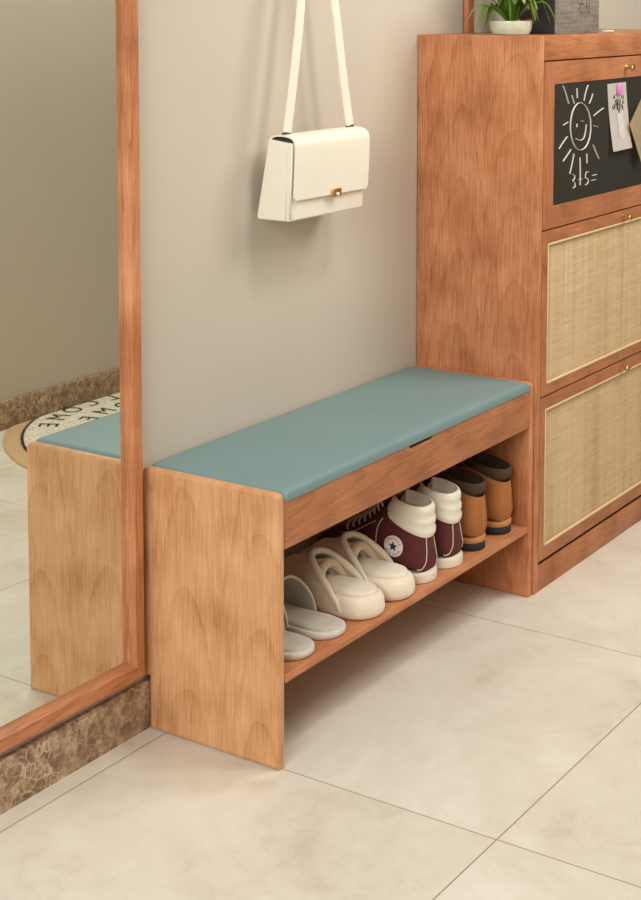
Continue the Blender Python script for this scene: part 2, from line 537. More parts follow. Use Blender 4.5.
# apron with a finger notch
NX0, NX1 = 0.416, 0.498
poly = [(XI0, 0.381), (XI1, 0.381), (XI1, 0.463), (NX1+0.004, 0.463), (NX1, 0.4555), (NX0, 0.4555), (NX0-0.004, 0.463), (XI0, 0.463)]
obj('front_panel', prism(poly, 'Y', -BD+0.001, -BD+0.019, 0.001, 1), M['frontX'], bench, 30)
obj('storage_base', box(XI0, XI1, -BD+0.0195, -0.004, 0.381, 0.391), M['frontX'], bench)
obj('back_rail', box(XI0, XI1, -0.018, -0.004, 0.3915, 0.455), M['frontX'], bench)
obj('shelf', box(XI0, XI1, -BD+0.0005, -0.014, 0.147, 0.159, 0.0015), M['cherryX'], bench)
sl = obj('seat_lid', box(XI0+0.001, XI1-0.001, -BD+0.022, -0.003, 0.4552, 0.4628), M['shadow_dark'], bench)
def cushion():
    nx, ny = 60, 28
    x0, x1, y0, y1 = XI0+0.0006, XI1-0.0006, -BD-0.0005, -0.0015
    zt, zb = 0.4825, 0.4634
    b = bmesh.new()
    rows = []
    r = 0.012
    for j in range(ny+1):
        row = []
        ty = j/ny; sy = 0.5-0.5*math.cos(PI*ty)
        y = y0+(y1-y0)*sy
        for i in range(nx+1):
            tx = i/nx; sx = 0.5-0.5*math.cos(PI*tx)
            x = x0+(x1-x0)*sx
            d = min(x-x0, x1-x, 1); e = min(y-y0, y1-y, 1)
            f = lambda q: 1 if q >= r else math.sqrt(max(0, 1-(1-q/r)**2))
            h = f(d)*f(e)
            crown = 0.005*(1-(2*sx-1)**4)*(1-(2*sy-1)**4)
            row.append((x, y, zb+0.006+(zt-zb-0.006)*h+crown))
        rows.append(row)
    grid(rows, bm=b)
    per = ([rows[0][i] for i in range(nx+1)]+[rows[j][nx] for j in range(1, ny+1)]
           + [rows[ny][i] for i in range(nx-1, -1, -1)]+[rows[j][0] for j in range(ny-1, 0, -1)])
    b.verts.ensure_lookup_table()
    low = [b.verts.new((p[0], p[1], zb)) for p in per]
    top = []
    loc = {}
    for v in b.verts:
        loc.setdefault((round(v.co.x, 6), round(v.co.y, 6), round(v.co.z, 6)), v)
    top = [loc[(round(Vector(p).x, 6), round(Vector(p).y, 6), round(Vector(p).z, 6))] for p in per]
    n = len(per)
    for i in range(n):
        b.faces.new((top[i], top[(i+1) % n], low[(i+1) % n], low[i]))
    b.faces.new(low)
    return b
cu = obj('seat_cushion', cushion(), M['teal'], bench, 60)
cu['label'] = 'teal leather seat pad'

# ------------------------------------------------------------------ cabinet
CX0, CX1, CYF, CH_ = 0.9447, 1.8753, -0.3035, 1.2313
CXm = (CX0+CX1)/2
cab = thing('shoe_cabinet', 'tall cherry wood cabinet with chalkboard and rattan doors beside the bench', 'cabinet', (CX0, 0, 0))
def cb(name, bm, mat, parent=cab, smooth=35):
    bmesh.ops.translate(bm, verts=bm.verts, vec=(-CX0, 0, 0))
    return obj(name, bm, mat, parent, smooth)
def cab_side(x0, x1):
    return prism([(-0.0015, 0.0005), (CYF, 0.0005), (CYF, CH_), (-0.0015, CH_)], 'X', x0, x1, 0.0012, 1)
cb('side_panel', cab_side(CX0, CX0+0.022), M['cherryZ'])
cb('side_panel', cab_side(CX1-0.022, CX1), M['cherryZ'])
cb('top_panel', box(CX0+0.0223, CX1-0.0223, CYF+0.0203, -0.0015, CH_-0.020, CH_-0.0001), M['frontX'])
XA, XB = CX0+0.0225, CX1-0.0225
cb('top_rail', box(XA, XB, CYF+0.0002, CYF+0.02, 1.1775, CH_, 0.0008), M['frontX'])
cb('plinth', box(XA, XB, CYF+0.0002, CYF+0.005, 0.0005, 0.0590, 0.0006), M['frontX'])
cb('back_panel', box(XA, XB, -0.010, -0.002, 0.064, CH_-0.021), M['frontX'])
def door(z0, z1, ix, iz0, iz1, infill, mat, trim):
    # frame of two stiles and two rails around an inset panel; returns the frame part
    x0, x1 = XA+0.0015, XB-0.0015
    yb, yf = CYF+0.006, CYF+0.0004
    ix1 = CX0+CX1-ix
    xs, zs = (x0, ix, ix1, x1), (z0, iz0, iz1, z1)
    b = bmesh.new()
    Vf = [[b.verts.new((x, yf, z)) for z in zs] for x in xs]
    Vb = [[b.verts.new((x, yb, z)) for z in zs] for x in xs]
    for i in range(3):
        for j in range(3):
            if i == 1 and j == 1: continue
            f1 = b.faces.new((Vf[i][j], Vf[i+1][j], Vf[i+1][j+1], Vf[i][j+1]))
            f2 = b.faces.new((Vb[i][j], Vb[i][j+1], Vb[i+1][j+1], Vb[i+1][j]))
            f1.material_index = f2.material_index = 1 if i == 1 else 0
    def wall_(p, q, mi):
        f = b.faces.new((Vf[p[0]][p[1]], Vf[q[0]][q[1]], Vb[q[0]][q[1]], Vb[p[0]][p[1]])); f.material_index = mi
    for k in range(3):
        wall_((k, 0), (k+1, 0), int(k == 1)); wall_((k, 3), (k+1, 3), int(k == 1))
        wall_((0, k), (0, k+1), 0); wall_((3, k), (3, k+1), 0)
    wall_((1, 1), (2, 1), 1); wall_((1, 2), (2, 2), 1); wall_((1, 1), (1, 2), 0); wall_((2, 1), (2, 2), 0)
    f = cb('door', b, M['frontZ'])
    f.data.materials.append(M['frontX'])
    dp = 0.0015 if infill == 'chalkboard' else 0.006
    p = cb(infill, box(ix+0.0003, ix1-0.0003, yf+dp, yf+dp+0.004, iz0+0.0003, iz1-0.0003), mat, f, 0)
    if trim:
        tr = bmesh.new()
        w = 0.0055
        for (a0, a1, c0, c1) in ((ix, ix+w, iz0, iz1), (ix1-w, ix1, iz0, iz1), (ix+w, ix1-w, iz0, iz0+w), (ix+w, ix1-w, iz1-w, iz1)):
            box(a0+0.0004, a1-0.0004, yf-0.0012, yf+0.0055, c0+0.0004, c1-0.0004, 0.0015, 2, tr)
        t = cb('cane_trim', tr, M['cane_trim'], f)
        t['label'] = 'pale cane beading'
    return f
def knob(x, z, par):
    b = bmesh.new()
    n = 20
    prof = [(0.0001, 0.0), (0.0065, 0.0), (0.0065, 0.002), (0.0038, 0.004), (0.0038, 0.013), (0.0085, 0.0155), (0.0092, 0.019), (0.008, 0.0215), (0.0001, 0.022)]
    rows = [[(x+r*math.cos(2*PI*k/n), CYF+0.0003-h, z+r*math.sin(2*PI*k/n)) for k in range(n)] for r, h in prof]
    k = cb('knob', grid(rows, True, (True, True), b), M['brass'], par, 40)
    k['label'] = 'brass knob'
d1 = door(0.8085, 1.1745, 1.0200, 0.8575, 1.1245, 'chalkboard', M['board'], False)
d2 = door(0.4390, 0.8050, 0.9965, 0.4620, 0.7770, 'rattan_panel', M['rattan'], True)
d3 = door(0.0670, 0.4352, 0.9935, 0.0955, 0.4080, 'rattan_panel', M['rattan'], True)
d1['label'] = 'flap door holding the chalkboard'
KX = 1.410
knob(KX, 1.1490, d1); knob(KX, 0.7910, d2); knob(KX, 0.4215, d3)
YB = CYF+0.0019            # chalkboard face

# chalk drawing: smiling sun and a sum
def chalk_pt(a, b):
    # a,b = units of the close-up (0..430, 0..900); solved for the board plane
    # sun centre at (201,365) -> (1.1575,1.0245)
    du, dv = a-201, b-365
    x = 1.1583+du*0.000688+du*du*0.00000012
    z = 1.0231-(dv)*0.000290-du*0.000015
    z -= (du*0.0000515)
    return (x, z)
strokes = [[(60, 65), (82, 120), (105, 195)], [(130, 130), (150, 190)], [(168, 70), (172, 145)], [(255, 35), (238, 90), (225, 160)],
           [(292, 98), (280, 145), (265, 178)], [(378, 203), (340, 235), (302, 272)], [(302, 350), (335, 358)], [(102, 338), (65, 365)],
           [(98, 450), (60, 505), (35, 548)], [(128, 548), (95, 600), (68, 642)], [(152, 580), (138, 660), (122, 738)], [(200, 608), (203, 700), (204, 825)],
           [(252, 575), (256, 650)], [(302, 503), (325, 560), (348, 612)], [(172, 345), (172, 372)], [(208, 318), (226, 324)],
           [(246, 345), (240, 400), (226, 455), (198, 472), (166, 462)],
           [(140, 742), (160, 748), (158, 778), (146, 790), (162, 806), (164, 835), (148, 848)], [(190, 782), (220, 776)],
           [(270, 718), (250, 724), (246, 768), (262, 770), (268, 795), (258, 816), (244, 822)], [(300, 748), (332, 738)], [(292, 788), (326, 780)]]
circ = [(201+80*math.cos(2*PI*k/40)*(1+0.02*math.sin(3*k)), 364+185*math.sin(2*PI*k/40)) for k in range(40)]
def stroke_bm(pts2, w, y, bm, closed=False):
    pts = [Vector((p[0], y, p[1])) for p in pts2]
    if not closed and len(pts) > 2: pts = spline(pts, 5)
    return tube(pts, w, 5, bm, closed, None, 0.35)
cbm = bmesh.new()
for s in strokes: stroke_bm([chalk_pt(*q) for q in s], 0.0022 if s[0][1] < 700 else 0.0018, YB-0.0009, cbm)
stroke_bm([chalk_pt(*q) for q in circ], 0.0022, YB-0.0009, cbm, True)
chalkboard = [c for c in d1.children if c.name.startswith('chalkboard')][0]
ck = cb('chalk_drawing', cbm, M['chalk'], d1)
ck['label'] = 'smiling chalk sun above the sum 3+5='

# ------------------------------------------------------------------ papers on the board
pp = thing('paper_note', 'narrow white paper with a vase sketch pinned on the chalkboard', 'paper', (1.365, YB, 1.11))
def loc_bm(bm, t):
    bmesh.ops.translate(bm, verts=bm.verts, vec=-Vector(t.location)); return bm
quad = [(1.304, 1.1130), (1.4137, 1.1137), (1.4353, 0.9546), (1.3227, 0.9532)]
b = bmesh.new()
rows = []
for j in range(9):
    t = j/8
    row = []
    for i in range(7):
        s = i/6
        x = (quad[0][0]*(1-s)+quad[1][0]*s)*(1-t)+(quad[3][0]*(1-s)+quad[2][0]*s)*t
        z = (quad[0][1]*(1-s)+quad[1][1]*s)*(1-t)+(quad[3][1]*(1-s)+quad[2][1]*s)*t
        row.append((x, YB-0.0012-0.010*t*t, z))
    rows.append(row)
grid(rows, bm=b)
bmesh.ops.solidify(b, geom=b.faces[:], thickness=0.0005)
obj('sheet', loc_bm(b, pp), M['paper'], pp)
b = bmesh.new()
def pz(z): return YB-0.0019-0.010*((1.113-z)/0.159)**2
for k in range(26):
    cx_ = 1.366+random.uniform(-0.030, 0.030); cz_ = 1.072+random.uniform(-0.022, 0.020)
    pts = [(cx_+random.uniform(-.006, .006), cz_+random.uniform(-.006, .006)) for q in range(4)]
    y = min(pz(q[1]) for q in pts)
    tube([Vector((q[0], y, q[1])) for q in spline([Vector((q[0], 0, q[1])) for q in pts], 4) for q in [(q.x, q.z)]], 0.0006, 4, b, False, None, 0.3)
for k in range(7):
    x1 = 1.366+random.uniform(-.025, .025)
    pts = [(1.370+random.uniform(-.004, .004), 1.042), ((x1+1.37)/2, 1.055), (x1, 1.075)]
    tube([Vector((q[0], pz(q[1])-.0002, q[1])) for q in pts], 0.0006, 4, b, False, None, 0.3)
obj('flower_sketch', loc_bm(b, pp), M['pencil'], pp)
b = bmesh.new()
vase = [(1.356, 1.043), (1.388, 1.043), (1.388, 1.024), (1.396, 1.018), (1.397, 0.992), (1.392, 0.980), (1.368, 0.980), (1.362, 0.992), (1.361, 1.018), (1.357, 1.024)]
vv = [b.verts.new((x, pz(z)-0.0001, z)) for x, z in vase]
f = b.faces.new(vv)
bmesh.ops.triangulate(b, faces=[f])
bmesh.ops.solidify(b, geom=b.faces[:], thickness=0.0002)
obj('vase_sketch', loc_bm(b, pp), M['wash'], pp, 0)
b = lathe([(0.0001, 0), (0.009, 0), (0.010, 0.004), (0.008, 0.007), (0.0001, 0.008)], n=20)
bmesh.ops.rotate(b, verts=b.verts, cent=(0, 0, 0), matrix=Matrix.Rotation(PI/2, 3, 'X'))
for v in b.verts: v.co.z *= 1.5
bmesh.ops.translate(b, verts=b.verts, vec=(1.365, YB-0.0022, 1.097))
mg = obj('magnet', b, M['pink'], None)
tag(mg, 'pink oval magnet at the top of the white paper', 'magnet')

kp = thing('kraft_note', 'square kraft paper note pinned at a tilt beside the white paper', 'paper', (1.49, YB, 0.993))
Lp, Bp = Vector((1.41, 1.013)), Vector((1.4698, 0.9157))
ex = Vector((0.866, 0.5))*0.116
qd = [Lp, Bp, Bp+ex, Lp+ex]
b = bmesh.new()
rows = []
for j in range(7):
    t = j/6
    row = []
    for i in range(7):
        s = i/6
        q = (qd[0]*(1-s)+qd[1]*s)*(1-t)+(qd[3]*(1-s)+qd[2]*s)*t
        row.append((q.x, YB-0.0135-0.007*s+0.012*t, q.y))
    rows.append(row)
grid(rows, bm=b)
bmesh.ops.solidify(b, geom=b.faces[:], thickness=0.0006)
obj('sheet', loc_bm(b, kp), M['kraft'], kp)

# ------------------------------------------------------------------ things on the cabinet
ZT = CH_+0.0004
pot = thing('potted_fern', 'small leafy green plant in a low celadon pot on the cabinet', 'plant', (1.010, -0.200, ZT))
obj('pot', lathe([(0.034, 0), (0.040, 0.001), (0.0455, 0.012), (0.0470, 0.027), (0.0465, 0.0305), (0.0440, 0.0305), (0.042, 0.022), (0.0001, 0.021)], n=40), M['pot'], pot, 50)
obj('soil', lathe([(0.0001, 0.0215), (0.0425, 0.0225), (0.040, 0.026), (0.0001, 0.028)], n=28), M['soil'], pot)
for px_, py_, r_ in ((-0.022, -0.030, 0.0065), (0.020, -0.034, 0.008), (0.005, -0.037, 0.006)):
    b = bmesh.new(); bmesh.ops.create_icosphere(b, subdivisions=2, radius=r_)
    for v in b.verts: v.co = Vector((v.co.x*1.1+px_, v.co.y+py_, v.co.z*0.8+0.029))
    obj('pebble', b, M['pebble'], pot)
def leaf(az, reach, rise, drop, w, fold=0.35):
    d = Vector((math.cos(az), math.sin(az), 0)); s = Vector((-d.y, d.x, 0))
    w *= 1.55
    base = d*0.008+Vector((0, 0, 0.026))
    ctrl = [base, base+d*reach*0.30+Vector((0, 0, rise*0.75)), base+d*reach*0.68+Vector((0, 0, rise)), base+d*reach+Vector((0, 0, rise-drop))]
    sp = spline(ctrl, 6)
    rows = []
    for i, p in enumerate(sp):
        t = i/(len(sp)-1)
        ww = w*math.sin(PI*min(1, 0.08+0.92*t)**0.8)+0.0006
        if t > 0.98: ww = 0.0004
        wav = 0.0012*math.sin(t*26)
        rows.append([p-s*ww+Vector((0, 0, ww*fold+wav)), p-s*ww*0.5+Vector((0, 0, ww*fold*.4)), p, p+s*ww*0.5+Vector((0, 0, ww*fold*.4)), p+s*ww+Vector((0, 0, ww*fold-wav))])
    b = grid(rows)
    bmesh.ops.solidify(b, geom=b.faces[:], thickness=0.0006)
    return b
# az measured in world; image-left is towards (-0.56,+0.83), the viewer towards (-0.83,-0.56)
LV = math.atan2(0.83, -0.56); VW = math.atan2(-0.56, -0.83)
leaf_specs = [(LV+0.1, .098, .036, .046, .007), (LV-0.2, .082, .055, .040, .006), (LV+0.35, .078, .032, .050, .009), (LV+0.5, .060, .036, .045, .010),
              (VW-0.5, .035, .075, .005, .010), (VW, .025, .095, .0, .011), (VW+0.4, .030, .10, .0, .010), (VW+0.9, .055, .062, .060, .011),
              (VW+1.15, .045, .050, .055, .010), (LV+PI+0.05, .102, .042, .062, .008), (LV+PI-0.25, .080, .056, .062, .006), (LV+PI+0.4, .062, .052, .048, .008),
              (LV+PI+0.2, .070, .065, .03, .007), (VW+PI, .05, .09, .01, .010), (VW+PI-0.8, .06, .08, .02, .009), (VW+PI+0.7, .06, .085, .02, .010),
              (VW-0.9, .05, .085, .012, .011), (VW+0.2, .045, .085, .015, .010), (VW-0.2, .015, .11, .0, .010), (LV+0.8, .05, .07, .02, .009), (VW+1.4, .035, .08, .0, .010),
              (LV, .03, .1, 0, .010), (LV+PI, .035, .1, 0, .010), (VW+0.55, .040, .070, .030, .012), (VW-0.7, .042, .065, .030, .011), (LV+0.25, .055, .062, .020, .009), (LV+PI-0.5, .055, .060, .035, .010), (LV+PI+0.7, .050, .060, .030, .010), (VW+0.1, .034, .060, .020, .012)]
for a in leaf_specs: obj('leaf', leaf(*a), M['leaf'], pot, 60)
b = tube(spline([(0.002, -0.002, 0.026), (0.018, -0.02, 0.05), (0.024, -0.030, 0.058)], 5), 0.0012, 6)
fl = obj('flower_stem', b, M['leaf_stem'], pot)
for k in range(6):
    q = bmesh.new(); bmesh.ops.create_icosphere(q, subdivisions=2, radius=0.006)
    for v in q.verts: v.co = Vector((v.co.x+0.026+0.006*math.cos(k*1.05), v.co.y-0.034+0.006*math.sin(k*1.05), v.co.z*0.7+0.061+0.003*math.sin(2*k)))
    obj('petal', q, M['petal'], fl)

fb = thing('storage_box', 'upright grey linen box with charcoal sides on the cabinet', 'box', (1.13, -0.250, ZT))
obj('box_body', box(0.0, 0.238, 0.0025, 0.105, 0.0, 0.230, 0.002), M['box_dark'], fb)
obj('linen_front', box(0.0, 0.238, -0.001, 0.002, 0.0, 0.230, 0.0008), M['linen'], fb)
b = bmesh.new()
for (x0, x1, z0, z1) in ((0.128, 0.150, 0.047, 0.050), (0.158, 0.184, 0.047, 0.050), (0.128, 0.131, 0.047, 0.070), (0.181, 0.184, 0.047, 0.074), (0.140, 0.143, 0.055, 0.082), (0.166, 0.169, 0.055, 0.080), (0.128, 0.150, 0.066, 0.069), (0.152, 0.178, 0.060, 0.063), (0.120, 0.128, 0.055, 0.058)):
    box(x0, x1, -0.0016, -0.0009, z0, z1, 0, 1, b)
obj('printed_emblem', b, M['bronze'], fb)

pf = thing('picture_frame', 'cherry framed cream picture leaning on the wall behind the plant', 'picture', (1.4225, -0.022, ZT))
def pfx(x0, x1, y0, y1, z0, z1, bev=0.001):
    return box(x0, x1, y0, y1, z0, z1, bev)
obj('frame_stile', pfx(-0.271, -0.241, 0.006, 0.018, 0.0, 0.56), M['cherryZ'], pf)
obj('frame_stile', pfx(0.241, 0.271, 0.006, 0.018, 0.0, 0.56), M['cherryZ'], pf)
obj('frame_rail', pfx(-0.2405, 0.2405, 0.006, 0.018, 0.53, 0.56), M['cherryX'], pf)
obj('picture_sheet', pfx(-0.2405, 0.2405, 0.010, 0.016, 0.0, 0.5295, 0.0), M['mat_cream'], pf, 0)

pen = obj('pencil', tube([(1.345, -0.268, ZT+0.0032), (1.372, -0.286, ZT+0.0032)], 0.003, 6), M['wash'])
tag(pen, 'small pale pencil stub lying right of the grey linen box', 'pencil')

# ------------------------------------------------------------------ handbag
hk = thing('coat_hook', 'small wooden wall peg carrying the ivory handbag', 'hook', (0.447, 0, 1.585))
b = lathe([(0.0001, 0.0005), (0.014, 0.0005), (0.014, 0.006), (0.009, 0.010), (0.008, 0.075), (0.013, 0.082), (0.013, 0.090), (0.0001, 0.093)], n=24)
bmesh.ops.rotate(b, verts=b.verts, cent=(0, 0, 0), matrix=Matrix.Rotation(PI/2, 3, 'X'))
obj('peg', b, M['cherryY'], hk)
bag = thing('handbag', 'ivory leather flap handbag hanging on the wall by its strap', 'handbag', (0.45, -0.05, 0.885))
def bg(name, bm, mat, par=bag, smooth=40):
    bmesh.ops.translate(bm, verts=bm.verts, vec=(-0.45, 0.05, -0.885))
    return obj(name, bm, mat, par, smooth)
BX0, BX1 = 0.317, 0.577
body = rounded([(-0.010, 0.886), (-0.089, 0.886), (-0.0955, 1.036), (-0.040, 1.0425)], [0.008, 0.005, 0.004, 0.006], 4)
bg('body', prism(body, 'X', BX0, BX1, 0.003, 2), M['bag'])
gap_poly = [(-0.045, 1.036), (-0.091, 1.034), (-0.091, 1.0425), (-0.046, 1.0455)]
bg('lining', prism(gap_poly, 'X', BX0+0.004, BX1-0.004), M['bag_dark'])  # dark piece added to blacken the shaded gap under the flap
# flap: strip over the top and down the front
fl_c = spline([(0, -0.0365, 1.018), (0, -0.0390, 1.038), (0, -0.046, 1.0475), (0, -0.060, 1.0512), (0, -0.080, 1.0505), (0, -0.0945, 1.046), (0, -0.1015, 1.036), (0, -0.1030, 1.02), (0, -0.1015, 0.975), (0, -0.0985, 0.9265)], 5)
rows = []
n = len(fl_c)
for i, p in enumerate(fl_c):
    # distance from the lower edge, to round the two lower corners
    d = (p.z-0.9265) if p.y < -0.09 else 1
    r = 0.006
    ins = 0 if d >= r else r-math.sqrt(max(0, r*r-(r-d)**2))
    a0, a1 = BX0+0.002+ins, BX1+0.003-ins
    rows.append([(a0+(a1-a0)*k/12, p.y, p.z) for k in range(13)])
b = grid(rows)
bmesh.ops.recalc_face_normals(b, faces=b.faces)
bmesh.ops.solidify(b, geom=b.faces[:], thickness=0.0035)
flap = bg('flap', b, M['bag'])
b = tube([(BX0-0.0005, -0.0895, 0.890), (BX0-0.0005, -0.0950, 1.030)], 0.0022, 8)
bg('piping', b, M['bag'])
b = tube([(BX0-0.0003, -0.0800, 0.889), (BX0-0.0003, -0.0845, 1.032)], 0.0012, 8)
bg('piping', b, M['bag'])
cl = bg('clasp', box(0.445, 0.4755, -0.1040, -0.0985, 0.9215, 0.9375, 0.0012), M['brass'], flap)
cl['label'] = 'brass turn clasp'
b = lathe([(0.0001, 0), (0.0035, 0), (0.0035, 0.003), (0.0001, 0.004)], n=14)
bmesh.ops.rotate(b, verts=b.verts, cent=(0, 0, 0), matrix=Matrix.Rotation(PI/2, 3, 'X'))
bmesh.ops.translate(b, verts=b.verts, vec=(0.460, -0.1041, 0.927))
bg('clasp_stud', b, M['ivory_pad'], cl)
def ribbon(path, w, t):
    P = spline(path, 8)
    rows = []
    for i, p in enumerate(P):
        tg = (P[min(i+1, len(P)-1)]-P[max(i-1, 0)]).normalized()
        nrm = Vector((0, 1, 0))
        # strap lies facing the viewer low down and turns edge-on over the peg
        side = tg.cross(nrm).normalized()
        k = min(1, max(0, (p.z-1.40)/0.16))
        ax = side*(1-k)+Vector((0, 1, 0))*k*(1 if side.x*1 >= 0 else -1)
        ax.normalize()
        th = tg.cross(ax).normalized()
        rows.append([p-ax*w/2-th*t/2, p+ax*w/2-th*t/2, p+ax*w/2+th*t/2, p-ax*w/2+th*t/2])
    return grid(rows, True, (True, True))
bg('strap', ribbon([(0.336, -0.070, 1.055), (0.358, -0.069, 1.15), (0.389, -0.066, 1.30), (0.420, -0.055, 1.47), (0.4315, -0.05, 1.575)], 0.024, 0.003), M['bag'])
bg('strap', ribbon([(0.557, -0.070, 1.055), (0.535, -0.069, 1.15), (0.508, -0.066, 1.30), (0.482, -0.055, 1.47), (0.4625, -0.05, 1.575)], 0.024, 0.003), M['bag'])
arc = [(0.447+0.0155*math.cos(a), -0.05, 1.575+0.0155*math.sin(a)+0.0) for a in [PI*k/12 for k in range(13)]]
rows = [[(x, -0.062, z), (x, -0.038, z), (0.447+(x-0.447)*1.18, -0.038, 1.575+(z-1.575)*1.18), (0.447+(x-0.447)*1.18, -0.062, 1.575+(z-1.575)*1.18)] for x, y, z in arc]
bmesh_ = grid(rows, True, (True, True))
bg('strap_loop', bmesh_, M['bag'])
for xx in (0.334, 0.557):
    b = tube([(xx-0.013, -0.070, 1.0535), (xx+0.013, -0.070, 1.0535)], 0.0018, 8)
    rg = bg('strap_ring', b, M['dark_metal'])
    rg['label'] = 'small dark metal strap bar'

# ------------------------------------------------------------------ shoes (local: heel at y=0 towards the room, toe at +y)
def sole_w(L, wh, wb):
    return [(0.0, 0.0), (0.06*L, wh*0.80), (0.16*L, wh), (0.42*L, wh*0.93), (0.70*L, wb), (0.88*L, wb*0.80), (0.96*L, wb*0.46), (1.0*L, 0.0)]
def outline(L, wh, wb, n=44, mir=1):
    R, Lf = [], []
    for k in range(n+1):
        t = 0.5-0.5*math.cos(PI*k/n)
        y = L*t
        rh = wh; yh = wh*0.95
        if y < yh: w = wh*math.sqrt(max(0, 1-(1-y/yh)**2))
        elif y > 0.70*L:
            q = (y-0.70*L)/(0.30*L); w = wb*math.sqrt(max(0, 1-q**2.3))
        else:
            q = (y-yh)/(0.70*L-yh); q = q*q*(3-2*q); w = wh+(wb-wh)*q-0.10*wh*math.sin(PI*q)
        R.append((w, y))
        if 0 < k < n: Lf.append((-w, y))
    return R+Lf[::-1]
def slab(ol, layers):
    """layers: list of (z, inset)"""
    cy = sum(p[1] for p in ol)/len(ol)
    ymin, ymax = min(p[1] for p in ol), max(p[1] for p in ol)
    wmax = max(p[0] for p in ol)
    rows = []
    for z, ins in layers:
        sx = (wmax-ins)/wmax; sy = ((ymax-ymin)/2-ins)/((ymax-ymin)/2); ym = (ymax+ymin)/2
        rows.append([(x*sx, ym+(y-ym)*sy, z) for x, y in ol])
    return grid(rows, True, (True, True))
def dome(yt, ys, L, wb, wh, hmap, ns=16, na=20, pw=0.8):
    """vamp of a slipper: opening runs from ys at the sides to yt on top"""
    rows = []
    for j in range(ns+1):
        s = j/ns
        row = []
        for i in range(na+1):
            a = PI*i/na
            sa = math.sin(a)
            y0 = ys+(yt-ys)*sa**1.3
            y = y0+(L-y0)*s
            q = max(0, (y-0.70*L)/(0.30*L))
            w = wb*math.sqrt(max(0, 1-min(1, q)**2.3)) if q > 0 else wh+(wb-wh)*min(1, max(0, y/(0.7*L)))
            h = interp(hmap, y/L)*(math.sqrt(max(0.0, 1-min(1, q)**3)) if q > 0 else 1)
            c = math.cos(a)
            row.append((math.copysign(abs(c)**pw, c)*w, y, sa**pw*h))
        rows.append(row)
    return rows

ZS = 0.1596
def tr(bm, z): bmesh.ops.translate(bm, verts=bm.verts, vec=(0, 0, z)); return bm

# --- thin grey slippers
def make_flat_slipper(loc, rz, label):
    L, wh, wb = 0.255, 0.046, 0.048
    t = thing('house_slipper', label, 'slipper', loc, rz, 'thin grey slippers')
    ol = outline(L, wh, wb)
    obj('sole', slab(ol, [(0, 0.003), (0.002, 0.0005), (0.007, 0), (0.0115, 0.0008), (0.013, 0.003)]), M['slip_rim'], t, 60)
    obj('footbed', slab(ol, [(0.0131, 0.008), (0.0165, 0.0088), (0.0185, 0.012), (0.0188, 0.02)]), M['slip_grey'], t, 60)
    hm = [(0.2, 0.076), (0.5, 0.072), (0.75, 0.046), (1.0, 0.020)]
    rows = dome(0.125, 0.088, L-0.003, wb-0.001, wh-0.001, hm)
    b = tr(grid(rows), 0.011)
    bmesh.ops.recalc_face_normals(b, faces=b.faces)
    bmesh.ops.solidify(b, geom=b.faces[:], thickness=0.003)
    up = obj('upper', b, M['slip_grey'], t, 60)
    b = tube([Vector(p)+Vector((0, 0, 0.011)) for p in rows[0]], 0.0028, 8)
    obj('edge_binding', b, M['slip_rim'], up, 60)
    return t
# --- plush slippers
def make_plush(loc, rz, label):
    L, wh, wb = 0.265, 0.0500, 0.0505
    t = thing('plush_slipper', label, 'slipper', loc, rz, 'cream plush slippers')
    ol = outline(L, wh, wb)
    obj('sole', slab(ol, [(0, 0.005), (0.004, 0.001), (0.012, -0.001), (0.022, 0.0), (0.030, 0.001), (0.036, 0.004), (0.040, 0.009), (0.041, 0.014)]), M['plush'], t, 60)
    obj('footbed', slab(ol, [(0.0375, 0.013), (0.042, 0.0115), (0.046, 0.013), (0.0485, 0.018), (0.0490, 0.026)]), M['plush'], t, 60)
    hm = [(0.2, 0.085), (0.5, 0.086), (0.75, 0.066), (1.0, 0.030)]
    rows = dome(0.150, 0.058, L, wb, wh+0.0010, hm, pw=0.85)
    b = tr(grid(rows), 0.012)
    bmesh.ops.recalc_face_normals(b, faces=b.faces)
    bmesh.ops.solidify(b, geom=b.faces[:], thickness=0.006)
    up = obj('upper', b, M['plush_top'], t, 60)
    # puffy rolled rim
    pts = [Vector(p)+Vector((0, -0.001, 0.012)) for p in rows[0]]
    b = tube(pts, 0.0066, 10, None, False, lambda q: 0.35+0.65*min(1, 7*min(q, 1-q)))
    obj('rolled_rim', b, M['plush'], up, 60)
    # quilted lining folds inside
    b = bmesh.new()
    for k in range(5):
        yk = 0.092+0.020*k
        pts = [((0.039-0.002*k)*math.cos(a), yk+0.030*math.sin(a)+0.003*math.sin(3*a+k), 0.030+(0.049-0.006*k)*math.sin(a)) for a in [PI*i/14 for i in range(15)]]
        tube(pts, 0.0095, 8, b, False, lambda q: 0.6+0.4*math.sin(PI*q))
    obj('lining_folds', b, M['plush_top'], t, 60)
    return t

def sock(rings, n=28, arc=(0, 2*PI), e=2.4):
    """rings (Ay,Az,By,Bz,w): superellipse through front point A and back point B"""
    rows = []
    full = abs(arc[1]-arc[0]-2*PI) < 1e-4
    m = n if full else n+1
    e0 = e
    for ri, (Ay, Az, By, Bz, w) in enumerate(rings):
        e = e0 if not isinstance(e0, (list, tuple)) else e0[min(ri, len(e0)-1)]
        A, B = Vector((0, Ay, Az)), Vector((0, By, Bz))
        c = (A+B)/2; h = (A-B)/2
        row = []
        for k in range(m):
            a = arc[0]+(arc[1]-arc[0])*k/n
            ca, sa = math.cos(a), math.sin(a)
            row.append(c+h*math.copysign(abs(ca)**(2/e), ca)+Vector((w, 0, 0))*math.copysign(abs(sa)**(2/e), sa))
        rows.append(row)
    return rows, full

def star(r, cy, cz, rot=0):
    out = []
    for k in range(10):
        rr = r if k % 2 == 0 else r*0.42
        a = PI/2+k*PI/5+rot
        out.append((cy+rr*math.cos(a), cz+rr*math.sin(a)))
    return out

